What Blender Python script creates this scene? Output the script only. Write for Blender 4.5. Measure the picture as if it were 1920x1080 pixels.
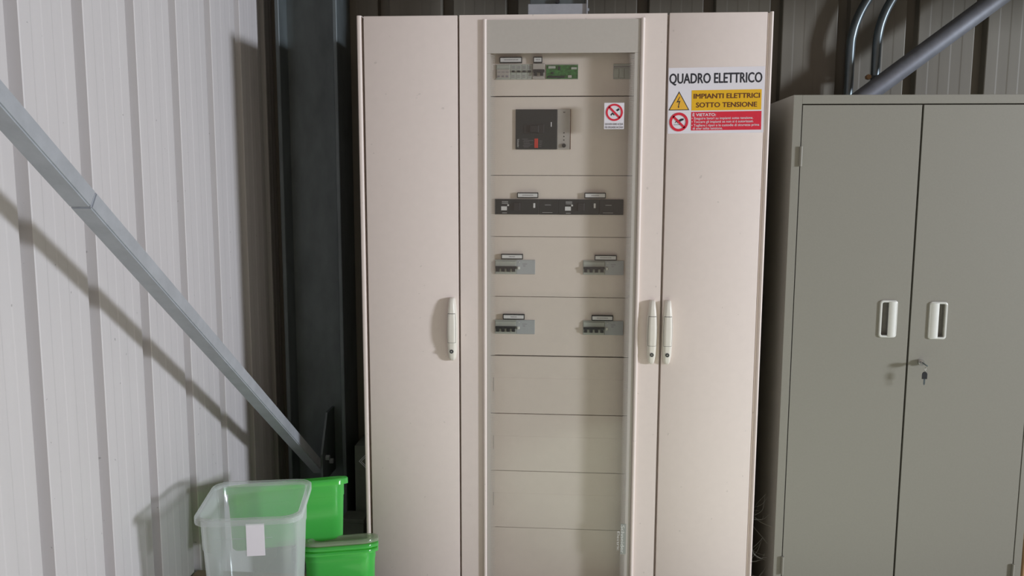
import bpy, bmesh, math, random
from mathutils import Vector, Matrix, Euler

random.seed(7)
for o in list(bpy.data.objects):
    bpy.data.objects.remove(o)
SC = bpy.context.scene
COL = SC.collection
R = math.radians

# ------------------------------------------------------------------ camera, world, light, exposure
cam_d = bpy.data.cameras.new('camera')
cam = bpy.data.objects.new('camera', cam_d)
COL.objects.link(cam)
SC.camera = cam
cam_d.sensor_fit = 'HORIZONTAL'
cam_d.sensor_width = 36.0
cam_d.lens = 1608.54 * 36.0 / 1920.0
cam_d.clip_start = 0.05
CAM_Z = 1.53
cam.location = (0, 0, CAM_Z)
PITCH, YAW, ROLL = R(7.314), R(4.0073), R(-0.1754)
cam.matrix_world = (Matrix.Translation((0, 0, CAM_Z)) @ Matrix.Rotation(YAW, 4, 'Z')
                    @ Matrix.Rotation(R(90) - PITCH, 4, 'X') @ Matrix.Rotation(-ROLL, 4, 'Z'))

SC.view_settings.view_transform = 'Standard'
SC.view_settings.look = 'None'
SC.view_settings.gamma = 1.0
SC.view_settings.use_curve_mapping = False
SC.view_settings.exposure = 0.27

world = bpy.data.worlds.new('hall_light')
SC.world = world
world.use_nodes = True
bg = world.node_tree.nodes['Background']
bg.inputs['Color'].default_value = (1.0, 0.80, 0.68, 1)
bg.inputs['Strength'].default_value = 0.46

key_d = bpy.data.lights.new('doorway_daylight', 'AREA')
key_d.shape = 'RECTANGLE'
key_d.size = 0.95
key_d.size_y = 0.70
key_d.energy = 580.0
key_d.color = (0.90, 0.96, 1.08)
key = bpy.data.objects.new('doorway_daylight', key_d)
COL.objects.link(key)
key.location = (8.95, -1.53, 2.28)
key.rotation_euler = (Vector((0, 2.8, 1.2)) - key.location).to_track_quat('-Z', 'Y').to_euler()

# added fill spot: its bounce off the floor brightens the lower cabinet fronts
lamp_d = bpy.data.lights.new('floor_fill_spot', 'SPOT')
lamp_d.energy = 3000.0
lamp_d.spot_size = R(30)
lamp_d.spot_blend = 0.5
lamp_d.shadow_soft_size = 0.15
lamp_d.color = (1.0, 0.97, 0.90)
lamp = bpy.data.objects.new('floor_fill_spot', lamp_d)
COL.objects.link(lamp)
lamp.location = (0.75, 1.25, 4.9)


# ------------------------------------------------------------------ colour and material helpers
def lin(r, g, b):
    f = lambda c: (c / 255 / 12.92) if c / 255 <= 0.04045 else ((c / 255 + 0.055) / 1.055) ** 2.4
    return (f(r), f(g), f(b), 1.0)


def mat(name, col, rough=0.5, metal=0.0, noise=0.0, scale=8.0, stretch=(1, 1, 1), bump=0.0,
        specks=0.0, spec=0.5, coat=0.0):
    m = bpy.data.materials.new(name)
    m.use_nodes = True
    nt = m.node_tree
    b = nt.nodes['Principled BSDF']
    c = tuple(col) if len(col) == 4 else tuple(col) + (1.0,)
    b.inputs['Base Color'].default_value = c
    b.inputs['Roughness'].default_value = rough
    b.inputs['Metallic'].default_value = metal
    b.inputs['Specular IOR Level'].default_value = spec
    b.inputs['Coat Weight'].default_value = coat
    tc = nt.nodes.new('ShaderNodeTexCoord')
    mp = nt.nodes.new('ShaderNodeMapping')
    mp.inputs['Scale'].default_value = stretch
    nt.links.new(tc.outputs['Object'], mp.inputs['Vector'])
    out = None
    if noise > 0:
        n = nt.nodes.new('ShaderNodeTexNoise')
        n.inputs['Scale'].default_value = scale
        n.inputs['Detail'].default_value = 5
        n.inputs['Roughness'].default_value = 0.6
        nt.links.new(mp.outputs['Vector'], n.inputs['Vector'])
        r = nt.nodes.new('ShaderNodeValToRGB')
        r.color_ramp.elements[0].position = 0.3
        r.color_ramp.elements[1].position = 0.7
        r.color_ramp.elements[0].color = tuple(x * (1 - noise) for x in c[:3]) + (1,)
        r.color_ramp.elements[1].color = tuple(min(1, x * (1 + noise)) for x in c[:3]) + (1,)
        nt.links.new(n.outputs['Fac'], r.inputs['Fac'])
        out = r.outputs['Color']
        if bump > 0:
            bp = nt.nodes.new('ShaderNodeBump')
            bp.inputs['Strength'].default_value = bump
            bp.inputs['Distance'].default_value = 0.002
            nt.links.new(n.outputs['Fac'], bp.inputs['Height'])
            nt.links.new(bp.outputs['Normal'], b.inputs['Normal'])
    if specks > 0:
        v = nt.nodes.new('ShaderNodeTexNoise')
        v.inputs['Scale'].default_value = 60
        v.inputs['Detail'].default_value = 1
        nt.links.new(tc.outputs['Object'], v.inputs['Vector'])
        vr = nt.nodes.new('ShaderNodeValToRGB')
        vr.color_ramp.elements[0].position = 0.775
        vr.color_ramp.elements[1].position = 0.80
        nt.links.new(v.outputs['Fac'], vr.inputs['Fac'])
        mx = nt.nodes.new('ShaderNodeMix')
        mx.data_type = 'RGBA'
        nt.links.new(vr.outputs['Color'], mx.inputs[0])
        if out:
            nt.links.new(out, mx.inputs[6])
        else:
            mx.inputs[6].default_value = c
        mx.inputs[7].default_value = tuple(x * (1 - specks) for x in c[:3]) + (1,)
        out = mx.outputs[2]
    if out:
        nt.links.new(out, b.inputs['Base Color'])
    return m


def plastic(name, diff, trans, clear, gloss=0.10, rough=0.16):
    """translucent polypropylene: part see-through, part milky"""
    m = bpy.data.materials.new(name)
    m.use_nodes = True
    nt = m.node_tree
    for n in list(nt.nodes):
        nt.nodes.remove(n)
    out = nt.nodes.new('ShaderNodeOutputMaterial')
    tr = nt.nodes.new('ShaderNodeBsdfTransparent')
    tr.inputs['Color'].default_value = trans + (1,)
    df = nt.nodes.new('ShaderNodeBsdfDiffuse')
    df.inputs['Color'].default_value = diff + (1,)
    tl = nt.nodes.new('ShaderNodeBsdfTranslucent')
    tl.inputs['Color'].default_value = diff + (1,)
    gl = nt.nodes.new('ShaderNodeBsdfGlossy')
    gl.inputs['Roughness'].default_value = rough
    fr = nt.nodes.new('ShaderNodeLayerWeight')
    fr.inputs['Blend'].default_value = 0.5
    m1 = nt.nodes.new('ShaderNodeMixShader')
    m1.inputs[0].default_value = 0.5
    nt.links.new(df.outputs[0], m1.inputs[1])
    nt.links.new(tl.outputs[0], m1.inputs[2])
    ns = nt.nodes.new('ShaderNodeTexNoise')
    ns.inputs['Scale'].default_value = 14
    mr = nt.nodes.new('ShaderNodeMapRange')
    mr.inputs['To Min'].default_value = clear - 0.008
    mr.inputs['To Max'].default_value = clear + 0.008
    nt.links.new(ns.outputs['Fac'], mr.inputs['Value'])
    m2 = nt.nodes.new('ShaderNodeMixShader')
    sq = nt.nodes.new('ShaderNodeMath')
    sq.operation = 'POWER'
    sq.inputs[1].default_value = 2.5
    nt.links.new(fr.outputs['Facing'], sq.inputs[0])
    ed = nt.nodes.new('ShaderNodeMath')
    ed.operation = 'MULTIPLY_ADD'
    ed.inputs[1].default_value = -0.55
    ed.inputs[2].default_value = 1.0
    nt.links.new(sq.outputs[0], ed.inputs[0])
    tm = nt.nodes.new('ShaderNodeMath')
    tm.operation = 'MULTIPLY'
    nt.links.new(mr.outputs[0], tm.inputs[0])
    nt.links.new(ed.outputs[0], tm.inputs[1])
    nt.links.new(tm.outputs[0], m2.inputs[0])
    nt.links.new(m1.outputs[0], m2.inputs[1])
    nt.links.new(tr.outputs[0], m2.inputs[2])
    ml = nt.nodes.new('ShaderNodeMath')
    ml.operation = 'MULTIPLY_ADD'
    ml.inputs[1].default_value = gloss * 2.0
    ml.inputs[2].default_value = 0.035
    nt.links.new(sq.outputs[0], ml.inputs[0])
    m3 = nt.nodes.new('ShaderNodeMixShader')
    nt.links.new(ml.outputs[0], m3.inputs[0])
    nt.links.new(m2.outputs[0], m3.inputs[1])
    nt.links.new(gl.outputs[0], m3.inputs[2])
    nt.links.new(m3.outputs[0], out.inputs[0])
    return m


def glass_mat(name, tint):
    m = bpy.data.materials.new(name)
    m.use_nodes = True
    nt = m.node_tree
    for n in list(nt.nodes):
        nt.nodes.remove(n)
    out = nt.nodes.new('ShaderNodeOutputMaterial')
    tr = nt.nodes.new('ShaderNodeBsdfTransparent')
    tr.inputs['Color'].default_value = tint + (1,)
    gl = nt.nodes.new('ShaderNodeBsdfGlossy')
    gl.inputs['Roughness'].default_value = 0.03
    fr = nt.nodes.new('ShaderNodeLayerWeight')      # facing: the same from both faces of the thin pane
    fr.inputs['Blend'].default_value = 0.5
    pw = nt.nodes.new('ShaderNodeMath')
    pw.operation = 'POWER'
    pw.inputs[1].default_value = 4.0
    nt.links.new(fr.outputs['Facing'], pw.inputs[0])
    ma = nt.nodes.new('ShaderNodeMath')
    ma.operation = 'MULTIPLY_ADD'
    ma.inputs[1].default_value = 0.5
    ma.inputs[2].default_value = 0.035
    nt.links.new(pw.outputs[0], ma.inputs[0])
    mx = nt.nodes.new('ShaderNodeMixShader')
    nt.links.new(ma.outputs[0], mx.inputs[0])
    nt.links.new(tr.outputs[0], mx.inputs[1])
    nt.links.new(gl.outputs[0], mx.inputs[2])
    nt.links.new(mx.outputs[0], out.inputs[0])
    return m


M = {}
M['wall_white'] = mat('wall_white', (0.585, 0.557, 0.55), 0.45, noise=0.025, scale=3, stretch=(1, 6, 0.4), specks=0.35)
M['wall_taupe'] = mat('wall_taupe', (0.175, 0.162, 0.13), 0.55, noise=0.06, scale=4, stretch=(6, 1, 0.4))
M['floor'] = mat('floor_paint', (0.24, 0.27, 0.23), 0.5, noise=0.2, scale=3, bump=0.1)
M['cream'] = mat('cream_steel', (0.76, 0.665, 0.61), 0.42, noise=0.015, scale=40, specks=0.15, spec=0.4)
M['cream_plastic'] = mat('cream_plastic', (0.74, 0.70, 0.62), 0.35, noise=0.02, scale=60)
M['cover'] = mat('cover_plate_paint', (0.74, 0.645, 0.58), 0.45, noise=0.015, scale=40)
M['print'] = mat('glass_print', (0.47, 0.435, 0.39), 0.35, noise=0.02, scale=90)
M['dark'] = mat('dark_gasket', (0.03, 0.02, 0.018), 0.7, noise=0.2, scale=50)
M['groove'] = mat('groove_grey', (0.20, 0.19, 0.17), 0.7, noise=0.1, scale=50)
M['grey_cab'] = mat('grey_cabinet_paint', (0.262, 0.25, 0.21), 0.5, noise=0.02, scale=160, bump=0.08)
M['white_plastic'] = mat('white_plastic', (0.68, 0.68, 0.63), 0.3, noise=0.02, scale=60)
M['steel'] = mat('galvanised_steel', (0.42, 0.44, 0.47), 0.5, metal=0.35, noise=0.10, scale=18, bump=0.05)
M['column'] = mat('column_steel', (0.105, 0.123, 0.125), 0.5, metal=0.25, noise=0.25, scale=9, stretch=(1, 1, 0.4), bump=0.08)
M['conduit'] = mat('conduit_steel', (0.11, 0.135, 0.145), 0.34, metal=0.5, noise=0.1, scale=20)
M['pipe'] = mat('pipe_steel', (0.20, 0.21, 0.235), 0.5, metal=0.35, noise=0.12, scale=25)
M['chrome'] = mat('chrome', (0.7, 0.7, 0.7), 0.18, metal=1.0, noise=0.03, scale=60)
M['black'] = mat('black_plastic', (0.018, 0.019, 0.022), 0.4, noise=0.1, scale=60)
M['charcoal'] = mat('charcoal_plastic', (0.016, 0.021, 0.023), 0.4, noise=0.1, scale=60)
M['mod_grey'] = mat('module_grey', (0.40, 0.41, 0.37), 0.45, noise=0.04, scale=60)
M['mod_blue'] = mat('module_blue_grey', (0.42, 0.43, 0.44), 0.45, noise=0.03, scale=60)
M['mod_tan'] = mat('module_tan', (0.42, 0.38, 0.35), 0.45, noise=0.03, scale=60)
M['board'] = mat('green_circuit_board', (0.035, 0.15, 0.035), 0.45, noise=0.6, scale=110)
M['paper'] = mat('paper', (0.70, 0.68, 0.68), 0.6, noise=0.02, scale=60)
M['ink'] = mat('ink_black', (0.02, 0.02, 0.028), 0.6, noise=0.05, scale=60)
M['ink_grey'] = mat('ink_grey', (0.22, 0.20, 0.22), 0.6, noise=0.05, scale=60)
M['ink_pale'] = mat('ink_pale', (0.50, 0.50, 0.50), 0.6, noise=0.05, scale=60)
M['sign_white'] = mat('sign_white', (0.76, 0.73, 0.77), 0.4, noise=0.01, scale=40)
M['sign_yellow'] = mat('sign_yellow', (0.78, 0.44, 0.012), 0.4, noise=0.03, scale=60)
M['sign_amber'] = mat('sign_amber', (0.82, 0.45, 0.045), 0.4, noise=0.03, scale=60)
M['sign_red'] = mat('sign_red', (0.66, 0.018, 0.045), 0.4, noise=0.04, scale=60)
M['sign_brown'] = mat('sign_brown_ink', (0.12, 0.035, 0.01), 0.5, noise=0.04, scale=60)
M['red'] = mat('red_label', (0.55, 0.04, 0.025), 0.45, noise=0.05, scale=60)
M['logo_pale'] = mat('logo_pale', (0.66, 0.66, 0.62), 0.4, noise=0.02, scale=60)
M['logo_grey'] = mat('logo_grey', (0.30, 0.31, 0.28), 0.4, noise=0.02, scale=60)
M['wood'] = mat('weathered_wood', (0.26, 0.20, 0.13), 0.75, noise=0.3, scale=10, stretch=(1, 12, 12), bump=0.2)
M['carton'] = mat('dark_carton', (0.10, 0.11, 0.085), 0.8, noise=0.15, scale=12)
M['carton_brown'] = mat('brown_carton', (0.40, 0.24, 0.12), 0.8, noise=0.15, scale=12)
M['web'] = mat('cobweb', (0.45, 0.45, 0.40), 0.9, noise=0.1, scale=40)
M['glass'] = glass_mat('door_glass', (0.955, 0.96, 0.95))
M['clear_bin'] = plastic('clear_bin_plastic', (0.95, 0.985, 0.985), (0.98, 0.995, 0.99), 0.83)
M['clear_tray'] = plastic('clear_tray_plastic', (0.55, 0.60, 0.48), (0.90, 0.92, 0.86), 0.62)
M['green_bin'] = plastic('green_bin_plastic', (0.20, 0.84, 0.27), (0.74, 0.97, 0.34), 0.55)


# ------------------------------------------------------------------ object helpers
def world_origin(o):
    p = Vector((0, 0, 0))
    while o is not None:
        p += o.location
        o = o.parent
    return p


def obj(name, bm, m, parent=None, smooth=None, local=False):
    """link a bmesh (in room coordinates) as one mesh object; m may be a list of materials"""
    me = bpy.data.meshes.new(name)
    bmesh.ops.recalc_face_normals(bm, faces=bm.faces)
    if parent is not None and not local:
        bmesh.ops.translate(bm, verts=bm.verts, vec=-world_origin(parent))
    bm.to_mesh(me)
    bm.free()
    for mm in (m if isinstance(m, list) else [m]):
        me.materials.append(mm)
    if smooth:
        for p in me.polygons:
            p.use_smooth = True
        me.set_sharp_from_angle(angle=R(smooth))
    o = bpy.data.objects.new(name, me)
    COL.objects.link(o)
    if name in ('marking', 'printed_border', 'paper_insert'):
        o['kind'] = 'stuff'      # print too fine to pick apart
    if parent is not None:
        o.parent = parent
    return o


def tag(o, label=None, cat=None, group=None, kind=None):
    if label:
        o['label'] = label
    if cat:
        o['category'] = cat
    if group:
        o['group'] = group
    if kind:
        o['kind'] = kind
    return o


def empty(name, loc, label=None, cat=None, group=None, kind=None, rot=(0, 0, 0)):
    o = bpy.data.objects.new(name, None)
    o.empty_display_size = 0.05
    COL.objects.link(o)
    o.location = loc
    o.rotation_euler = rot
    return tag(o, label, cat, group, kind)


def box(bm, x0, x1, y0, y1, z0, z1, bev=0.0, seg=2, mi=0):
    t = bmesh.new()
    bmesh.ops.create_cube(t, size=1.0)
    for v in t.verts:
        v.co = Vector(((x0 + x1) / 2 + v.co.x * (x1 - x0), (y0 + y1) / 2 + v.co.y * (y1 - y0),
                       (z0 + z1) / 2 + v.co.z * (z1 - z0)))
    if bev > 0:
        bmesh.ops.bevel(t, geom=list(t.edges), offset=bev, segments=seg, profile=0.5, affect='EDGES')
    for f in t.faces:
        f.material_index = mi
    me = bpy.data.meshes.new('tmp')
    t.to_mesh(me)
    t.free()
    bm.from_mesh(me)
    bpy.data.meshes.remove(me)
    return bm


def nb():
    return bmesh.new()


def bx(*a, **k):
    return box(nb(), *a, **k)


def prism(bm, pts, axis, a, b, mi=0):
    """polygon pts extruded along an axis. axis 'y': pts are (x,z); 'z': (x,y); 'x': (y,z)"""
    def P(p, t):
        return {'y': (p[0], t, p[1]), 'z': (p[0], p[1], t), 'x': (t, p[0], p[1])}[axis]
    v0 = [bm.verts.new(P(p, a)) for p in pts]
    v1 = [bm.verts.new(P(p, b)) for p in pts]
    n = len(pts)
    fs = [bm.faces.new(v0), bm.faces.new(list(reversed(v1)))]
    for i in range(n):
        fs.append(bm.faces.new((v0[i], v0[(i + 1) % n], v1[(i + 1) % n], v1[i])))
    for f in fs:
        f.material_index = mi
    return bm


def tube(bm, pts, r, n=12, mi=0, cap=True, radii=None):
    pts = [Vector(p) for p in pts]
    rings = []
    up = None
    for i, p in enumerate(pts):
        d = (pts[min(i + 1, len(pts) - 1)] - pts[max(i - 1, 0)]).normalized()
        if up is None:
            up = d.orthogonal().normalized()
        else:
            up = (up - d * up.dot(d)).normalized()
        s = d.cross(up)
        rr = radii[i] if radii else r
        rings.append([bm.verts.new(p + (up * math.cos(2 * math.pi * k / n) + s * math.sin(2 * math.pi * k / n)) * rr)
                      for k in range(n)])
    for a, b in zip(rings, rings[1:]):
        for k in range(n):
            f = bm.faces.new((a[k], a[(k + 1) % n], b[(k + 1) % n], b[k]))
            f.material_index = mi
    if cap:
        for rg in (rings[0], rings[-1]):
            f = bm.faces.new(rg)
            f.material_index = mi
    return bm


def disc(bm, cx, cz, y0, y1, r, n=24, mi=0):
    return prism(bm, [(cx + r * math.cos(2 * math.pi * k / n), cz + r * math.sin(2 * math.pi * k / n))
                      for k in range(n)], 'y', y0, y1, mi)


def annulus(bm, cx, cz, y0, y1, r0, r1, n=40, mi=0):
    rings = []
    for r, y in ((r0, y0), (r1, y0), (r1, y1), (r0, y1)):
        rings.append([bm.verts.new((cx + r * math.cos(2 * math.pi * k / n), y, cz + r * math.sin(2 * math.pi * k / n)))
                      for k in range(n)])
    for i in range(4):
        a, b = rings[i], rings[(i + 1) % 4]
        for k in range(n):
            f = bm.faces.new((a[k], a[(k + 1) % n], b[(k + 1) % n], b[k]))
            f.material_index = mi
    return bm


def slab_with_hole(bm, x0, x1, z0, z1, hx0, hx1, hz0, hz1, y0, y1):
    box(bm, x0, hx0, y0, y1, z0, z1)
    box(bm, hx1, x1, y0, y1, z0, z1)
    box(bm, hx0, hx1, y0, y1, z0, hz0)
    box(bm, hx0, hx1, y0, y1, hz1, z1)
    return bm


def text_bm(s, x0, x1, z0, z1, y, bold=0.0, vertical=False, depth=0.0003, fit_caps=True):
    """lettering facing -Y whose ink spans x0..x1 and whose capitals span z0..z1"""
    cu = bpy.data.curves.new('txt', 'FONT')
    cu.body = s
    cu.size = 1.0
    cu.resolution_u = 3
    to = bpy.data.objects.new('txt', cu)
    COL.objects.link(to)
    dg = bpy.context.evaluated_depsgraph_get()
    me = bpy.data.meshes.new_from_object(to.evaluated_get(dg))
    bm = nb()
    # heavier strokes: the outline repeated with small shifts
    for i, (dx, dy) in enumerate([(0, 0)] if bold <= 0 else [(-bold, 0), (0, bold * 0.6), (0, -bold * 0.6), (bold, 0)]):
        k0 = len(bm.verts)
        bm.from_mesh(me)
        bm.verts.ensure_lookup_table()
        for v in bm.verts[k0:]:
            v.co.x += dx
            v.co.y += dy
            v.co.z = i          # layer number, spread in depth below
    bpy.data.objects.remove(to)
    bpy.data.curves.remove(cu)
    bpy.data.meshes.remove(me)
    xs = [v.co.x for v in bm.verts]
    a, b = min(xs), max(xs)
    cap_h = 0.686 if fit_caps else max(v.co.y for v in bm.verts)
    for v in bm.verts:
        u = (v.co.x - a) / (b - a)
        w = v.co.y / cap_h
        if vertical:     # reads downwards: text x axis runs along -Z, text up runs along +X
            v.co = Vector((x0 + (x1 - x0) * w, y - v.co.z * 0.00006, z1 - (z1 - z0) * u))
        else:
            v.co = Vector((x0 + (x1 - x0) * u, y - v.co.z * 0.00006, z0 + (z1 - z0) * w))
    ex = bmesh.ops.extrude_face_region(bm, geom=list(bm.faces))
    for g in ex['geom']:
        if isinstance(g, bmesh.types.BMVert):
            g.co.y -= depth
    return bm


# ------------------------------------------------------------------ the room
WL = -1.1875          # left wall plane
WB = 3.4008           # back wall plane
F = 2.7555            # front plane of the switchboard doors
G = 2.8205            # cover plates behind the glass


def sheet_profile(length, groove_w=0.052, depth=0.036, steps=True):
    """one corrugated-sheet panel: (position along the wall, height above the pan plane), groove first"""
    g = groove_w
    p = [(0.0, 0.0), (0.003, -0.0015), (0.007, -depth), (g - 0.007, -depth), (g - 0.003, -0.0015), (g, 0.0)]
    if steps:
        n = 5
        w = (length - g) / n
        for k in range(1, n):
            u = g + w * k
            hi = -0.0007 if k % 2 else 0.0
            lo = 0.0 if k % 2 else -0.0007
            p += [(u - 0.0025, lo), (u + 0.0025, hi)]
    p.append((length, 0.0))
    return p


def wall_panel(axis, start, length, z0, z1, thick=0.05):
    bm = nb()
    prof = sheet_profile(length)
    rows = []
    for u, h in prof:
        if axis == 'L':
            a, b = (WL + h, start + u), (WL - thick, start + u)
        else:
            a, b = (start + u, WB - h), (start + u, WB + thick)
        rows.append((bm.verts.new((a[0], a[1], z0)), bm.verts.new((a[0], a[1], z1)),
                     bm.verts.new((b[0], b[1], z0)), bm.verts.new((b[0], b[1], z1))))
    for p, q in zip(rows, rows[1:]):
        bm.faces.new((p[0], q[0], q[1], p[1]))
        bm.faces.new((p[2], p[3], q[3], q[2]))
        bm.faces.new((p[1], q[1], q[3], p[3]))
        bm.faces.new((p[0], p[2], q[2], q[0]))
    for p in (rows[0], rows[-1]):
        bm.faces.new((p[0], p[1], p[3], p[2]))
    return bm


wl = tag(empty('wall_left', (WL, 1.0, 0)), 'pale grey ribbed metal wall on the left', kind='structure')
y = 1.7664 - 0.25 * 17
first = True
while y < WB - 0.02:
    ln = min(0.25, WB - 0.002 - y)
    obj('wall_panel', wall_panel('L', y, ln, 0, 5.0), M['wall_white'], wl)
    y += 0.25
wb = tag(empty('wall_back', (0, WB, 0)), 'dim taupe ribbed metal wall behind the cabinets', kind='structure')
x = -0.0178 - 0.25 * 5
while x < 5.2:
    st = max(x, WL - 0.03)
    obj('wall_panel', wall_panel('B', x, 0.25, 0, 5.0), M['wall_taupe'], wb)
    x += 0.25
fl = obj('floor', bx(-1.24, 9.5, -6.0, 3.45, -0.12, 0.0), M['floor'])
tag(fl, 'greenish grey painted workshop floor', kind='structure')

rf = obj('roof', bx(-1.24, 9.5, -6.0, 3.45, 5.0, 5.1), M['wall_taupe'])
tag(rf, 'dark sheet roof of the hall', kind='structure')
slab_o = obj('shade_slab', bx(-0.86, 5.0, 2.5, WB - 0.002, 2.36, 2.5), M['wall_taupe'])  # unseen slab, added to keep light off the upper back wall
tag(slab_o, 'added dark slab above the cabinets, out of view, shading the back wall', kind='structure')
bm_ = obj('shade_beam_1', bx(1.75, 5.0, 2.2, 3.16, 2.2, 2.36), M['wall_taupe'])  # unseen blocker, added to cut the daylight reaching the back wall
tag(bm_, 'added deep beam out of view to the upper right, blocking daylight from the back wall', kind='structure')

# ------------------------------------------------------------------ steel column in the corner (H section)
cr = empty('steel_column', (-0.99, 3.2985, 0), 'dark grey H-section steel column in the shaded corner', 'column')
obj('flange', bx(-1.106, -1.091, 3.2, 3.397, 0, 4.2, 0.002, 1), M['column'], cr)
obj('flange', bx(-0.889, -0.874, 3.2, 3.397, 0, 4.2, 0.002, 1), M['column'], cr)
obj('web', bx(-1.091, -0.889, 3.293, 3.303, 0, 4.2), M['column'], cr)
gp = nb()
prism(gp, [(3.12, 0.36), (3.293, 0.36), (3.293, 0.62), (3.20, 0.62), (3.12, 0.475)], 'x', -0.952, -0.944)
obj('gusset_plate', gp, M['column'], cr)
bl = nb()
for (yy, zz) in ((3.165, 0.45), (3.215, 0.42)):
    tube(bl, [(-0.944, yy, zz), (-0.930, yy, zz)], 0.011, 6)
obj('bolt', bl, M['steel'], cr)

# ------------------------------------------------------------------ diagonal square-tube brace on the left
br = empty('diagonal_brace', (-0.975, 3.2, 0.4), 'galvanised square steel brace sloping down across the white left wall', 'brace')
sl = math.atan(0.713)
def brace_seg(y0, y1, zoff=0.0, grow=0.0):
    bm = nb()
    zt = 1.2638 + zoff      # height of the upper edge at y = 2
    up, dn = 0.0 + grow, -0.0385 / math.cos(sl) - grow
    z = lambda yy, k: zt - 0.713 * (yy - 2.0) + k
    # square ends cut at right angles to the run
    n = 0.0385 * math.sin(sl)
    pts = [(y0, z(y0, up)), (y1, z(y1, up)), (y1 - n, z(y1 - n, dn)), (y0 - n, z(y0 - n, dn))]
    prism(bm, pts, 'x', -0.998 - grow, -0.953 + grow)
    bmesh.ops.bevel(bm, geom=list(bm.edges), offset=0.003, segments=2, affect='EDGES')
    return bm
obj('brace_tube', brace_seg(-0.4, 1.668), M['steel'], br)
obj('brace_tube', brace_seg(1.6695, 3.19), M['steel'], br)

# ------------------------------------------------------------------ electrical switchboard cabinet
ec = empty('electrical_cabinet', (-0.04, 2.95, 0),
           'tall cream steel electrical cabinet with three doors and a glazed centre', 'electrical cabinet')
TOP = 2.036
BACK = 3.155
c = nb()
box(c, -0.687, -0.672, F + 0.022, BACK, 0.04, TOP - 0.003)
box(c, 0.592, 0.606, F + 0.022, BACK, 0.04, TOP - 0.003)
box(c, -0.687, 0.606, F + 0.022, BACK, TOP - 0.016, TOP - 0.002)
box(c, -0.687, 0.606, F + 0.022, BACK, 0.04, 0.056)
box(c, -0.687, 0.606, BACK - 0.015, BACK, 0.04, TOP - 0.003)
box(c, -0.374, -0.352, F + 0.024, BACK - 0.01, 0.05, TOP - 0.01)
box(c, 0.277, 0.299, F + 0.024, BACK - 0.01, 0.05, TOP - 0.01)
obj('carcass', c, M['cream'], ec)
obj('plinth', bx(-0.685, 0.604, F + 0.03, BACK - 0.01, 0.0, 0.04), M['dark'], ec)
def post(x0, x1):
    n = 7
    w = x1 - x0
    pts = [(x0, F + 0.03)]
    for k in range(n + 1):
        a = math.pi - math.pi / 2 * k / n
        pts.append((x0 + 0.006 + 0.006 * math.cos(a), F + 0.008 - 0.008 * math.sin(a)))
    for k in range(n + 1):
        a = math.pi / 2 - math.pi / 2 * k / n
        pts.append((x1 - 0.006 + 0.006 * math.cos(a), F + 0.008 - 0.008 * math.sin(a)))
    pts.append((x1, F + 0.03))
    return prism(nb(), pts, 'z', 0.04, TOP + 0.001)
obj('corner_post', post(-0.689, -0.6735), M['cream'], ec, 50)
obj('corner_post', post(0.5965, 0.608), M['cream'], ec, 50)
obj('side_strip', bx(0.5905, 0.5962, F + 0.006, F + 0.03, 0.04, TOP - 0.002), M['cream'], ec)

dl = obj('door', bx(-0.6665, -0.3675, F, F + 0.02, 0.05, TOP - 0.001, 0.0022), M['cream'], ec, 40)
dr = obj('door', bx(0.2915, 0.5885, F, F + 0.02, 0.05, TOP, 0.0022), M['cream'], ec, 40)
c = slab_with_hole(nb(), -0.361, 0.2845, 0.05, TOP - 0.001, -0.266, 0.196, 0.14, 1.93, F, F + 0.02)
dm = obj('door', c, M['cream'], ec)
tag(dl, 'plain cream left door')
tag(dr, 'cream right door carrying the warning sign')
tag(dm, 'cream centre door with a tall glass pane')
def ridge(xc, w, h):
    n = 8
    pts = [(xc - w / 2, F + 0.002)]
    for k in range(n + 1):
        a = math.pi - math.pi * k / n
        pts.append((xc + w / 2 * math.cos(a), F - h * math.sin(a) ** 0.6))
    pts.append((xc + w / 2, F + 0.002))
    return prism(nb(), pts, 'z', 0.055, 2.021)
obj('ridge', ridge(-0.281, 0.013, 0.010), M['cream'], dm, 50)
obj('ridge', ridge(0.2105, 0.013, 0.010), M['cream'], dm, 50)
obj('glass_pane', bx(-0.2745, 0.2035, F - 0.003, F - 0.0005, 0.06, 2.019), M['glass'], dm)
# printed border of the pane: solid bands with a toothed inner edge
pb = nb()
yp0, yp1 = F - 0.0038, F - 0.0031
box(pb, -0.2743, 0.2033, yp0, yp1, 1.917, 2.0185)
box(pb, -0.2743, -0.2625, yp0, yp1, 0.0605, 1.9165)
box(pb, 0.187, 0.2033, yp0, yp1, 0.0605, 1.9165)
z = 0.065
while z < 1.912:
    for xa, xb in ((-0.2626, -0.247), (0.1871, 0.171)):
        a = [bm_v for bm_v in (pb.verts.new((xa, yp0, z - 0.00125)), pb.verts.new((xb, yp0, z - 0.0003)),
                               pb.verts.new((xb, yp0, z + 0.0003)), pb.verts.new((xa, yp0, z + 0.00125)))]
        pb.faces.new(a)
    z += 0.0038
obj('printed_border', pb, M['print'], dm)
# maker's lettering, reading downwards at the lower right of the pane
obj('lettering_ground', bx(0.1725, 0.1905, F - 0.0042, F - 0.0039, 0.283, 0.389), M['logo_grey'], dm)
obj('lettering', text_bm('Schneider', 0.1735, 0.1845, 0.287, 0.384, F - 0.0046, 0.012, vertical=True), M['logo_pale'], dm)
obj('lettering', text_bm('Electric', 0.1615, 0.1695, 0.296, 0.362, F - 0.0042, 0.0, vertical=True), M['logo_pale'], dm)

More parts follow.
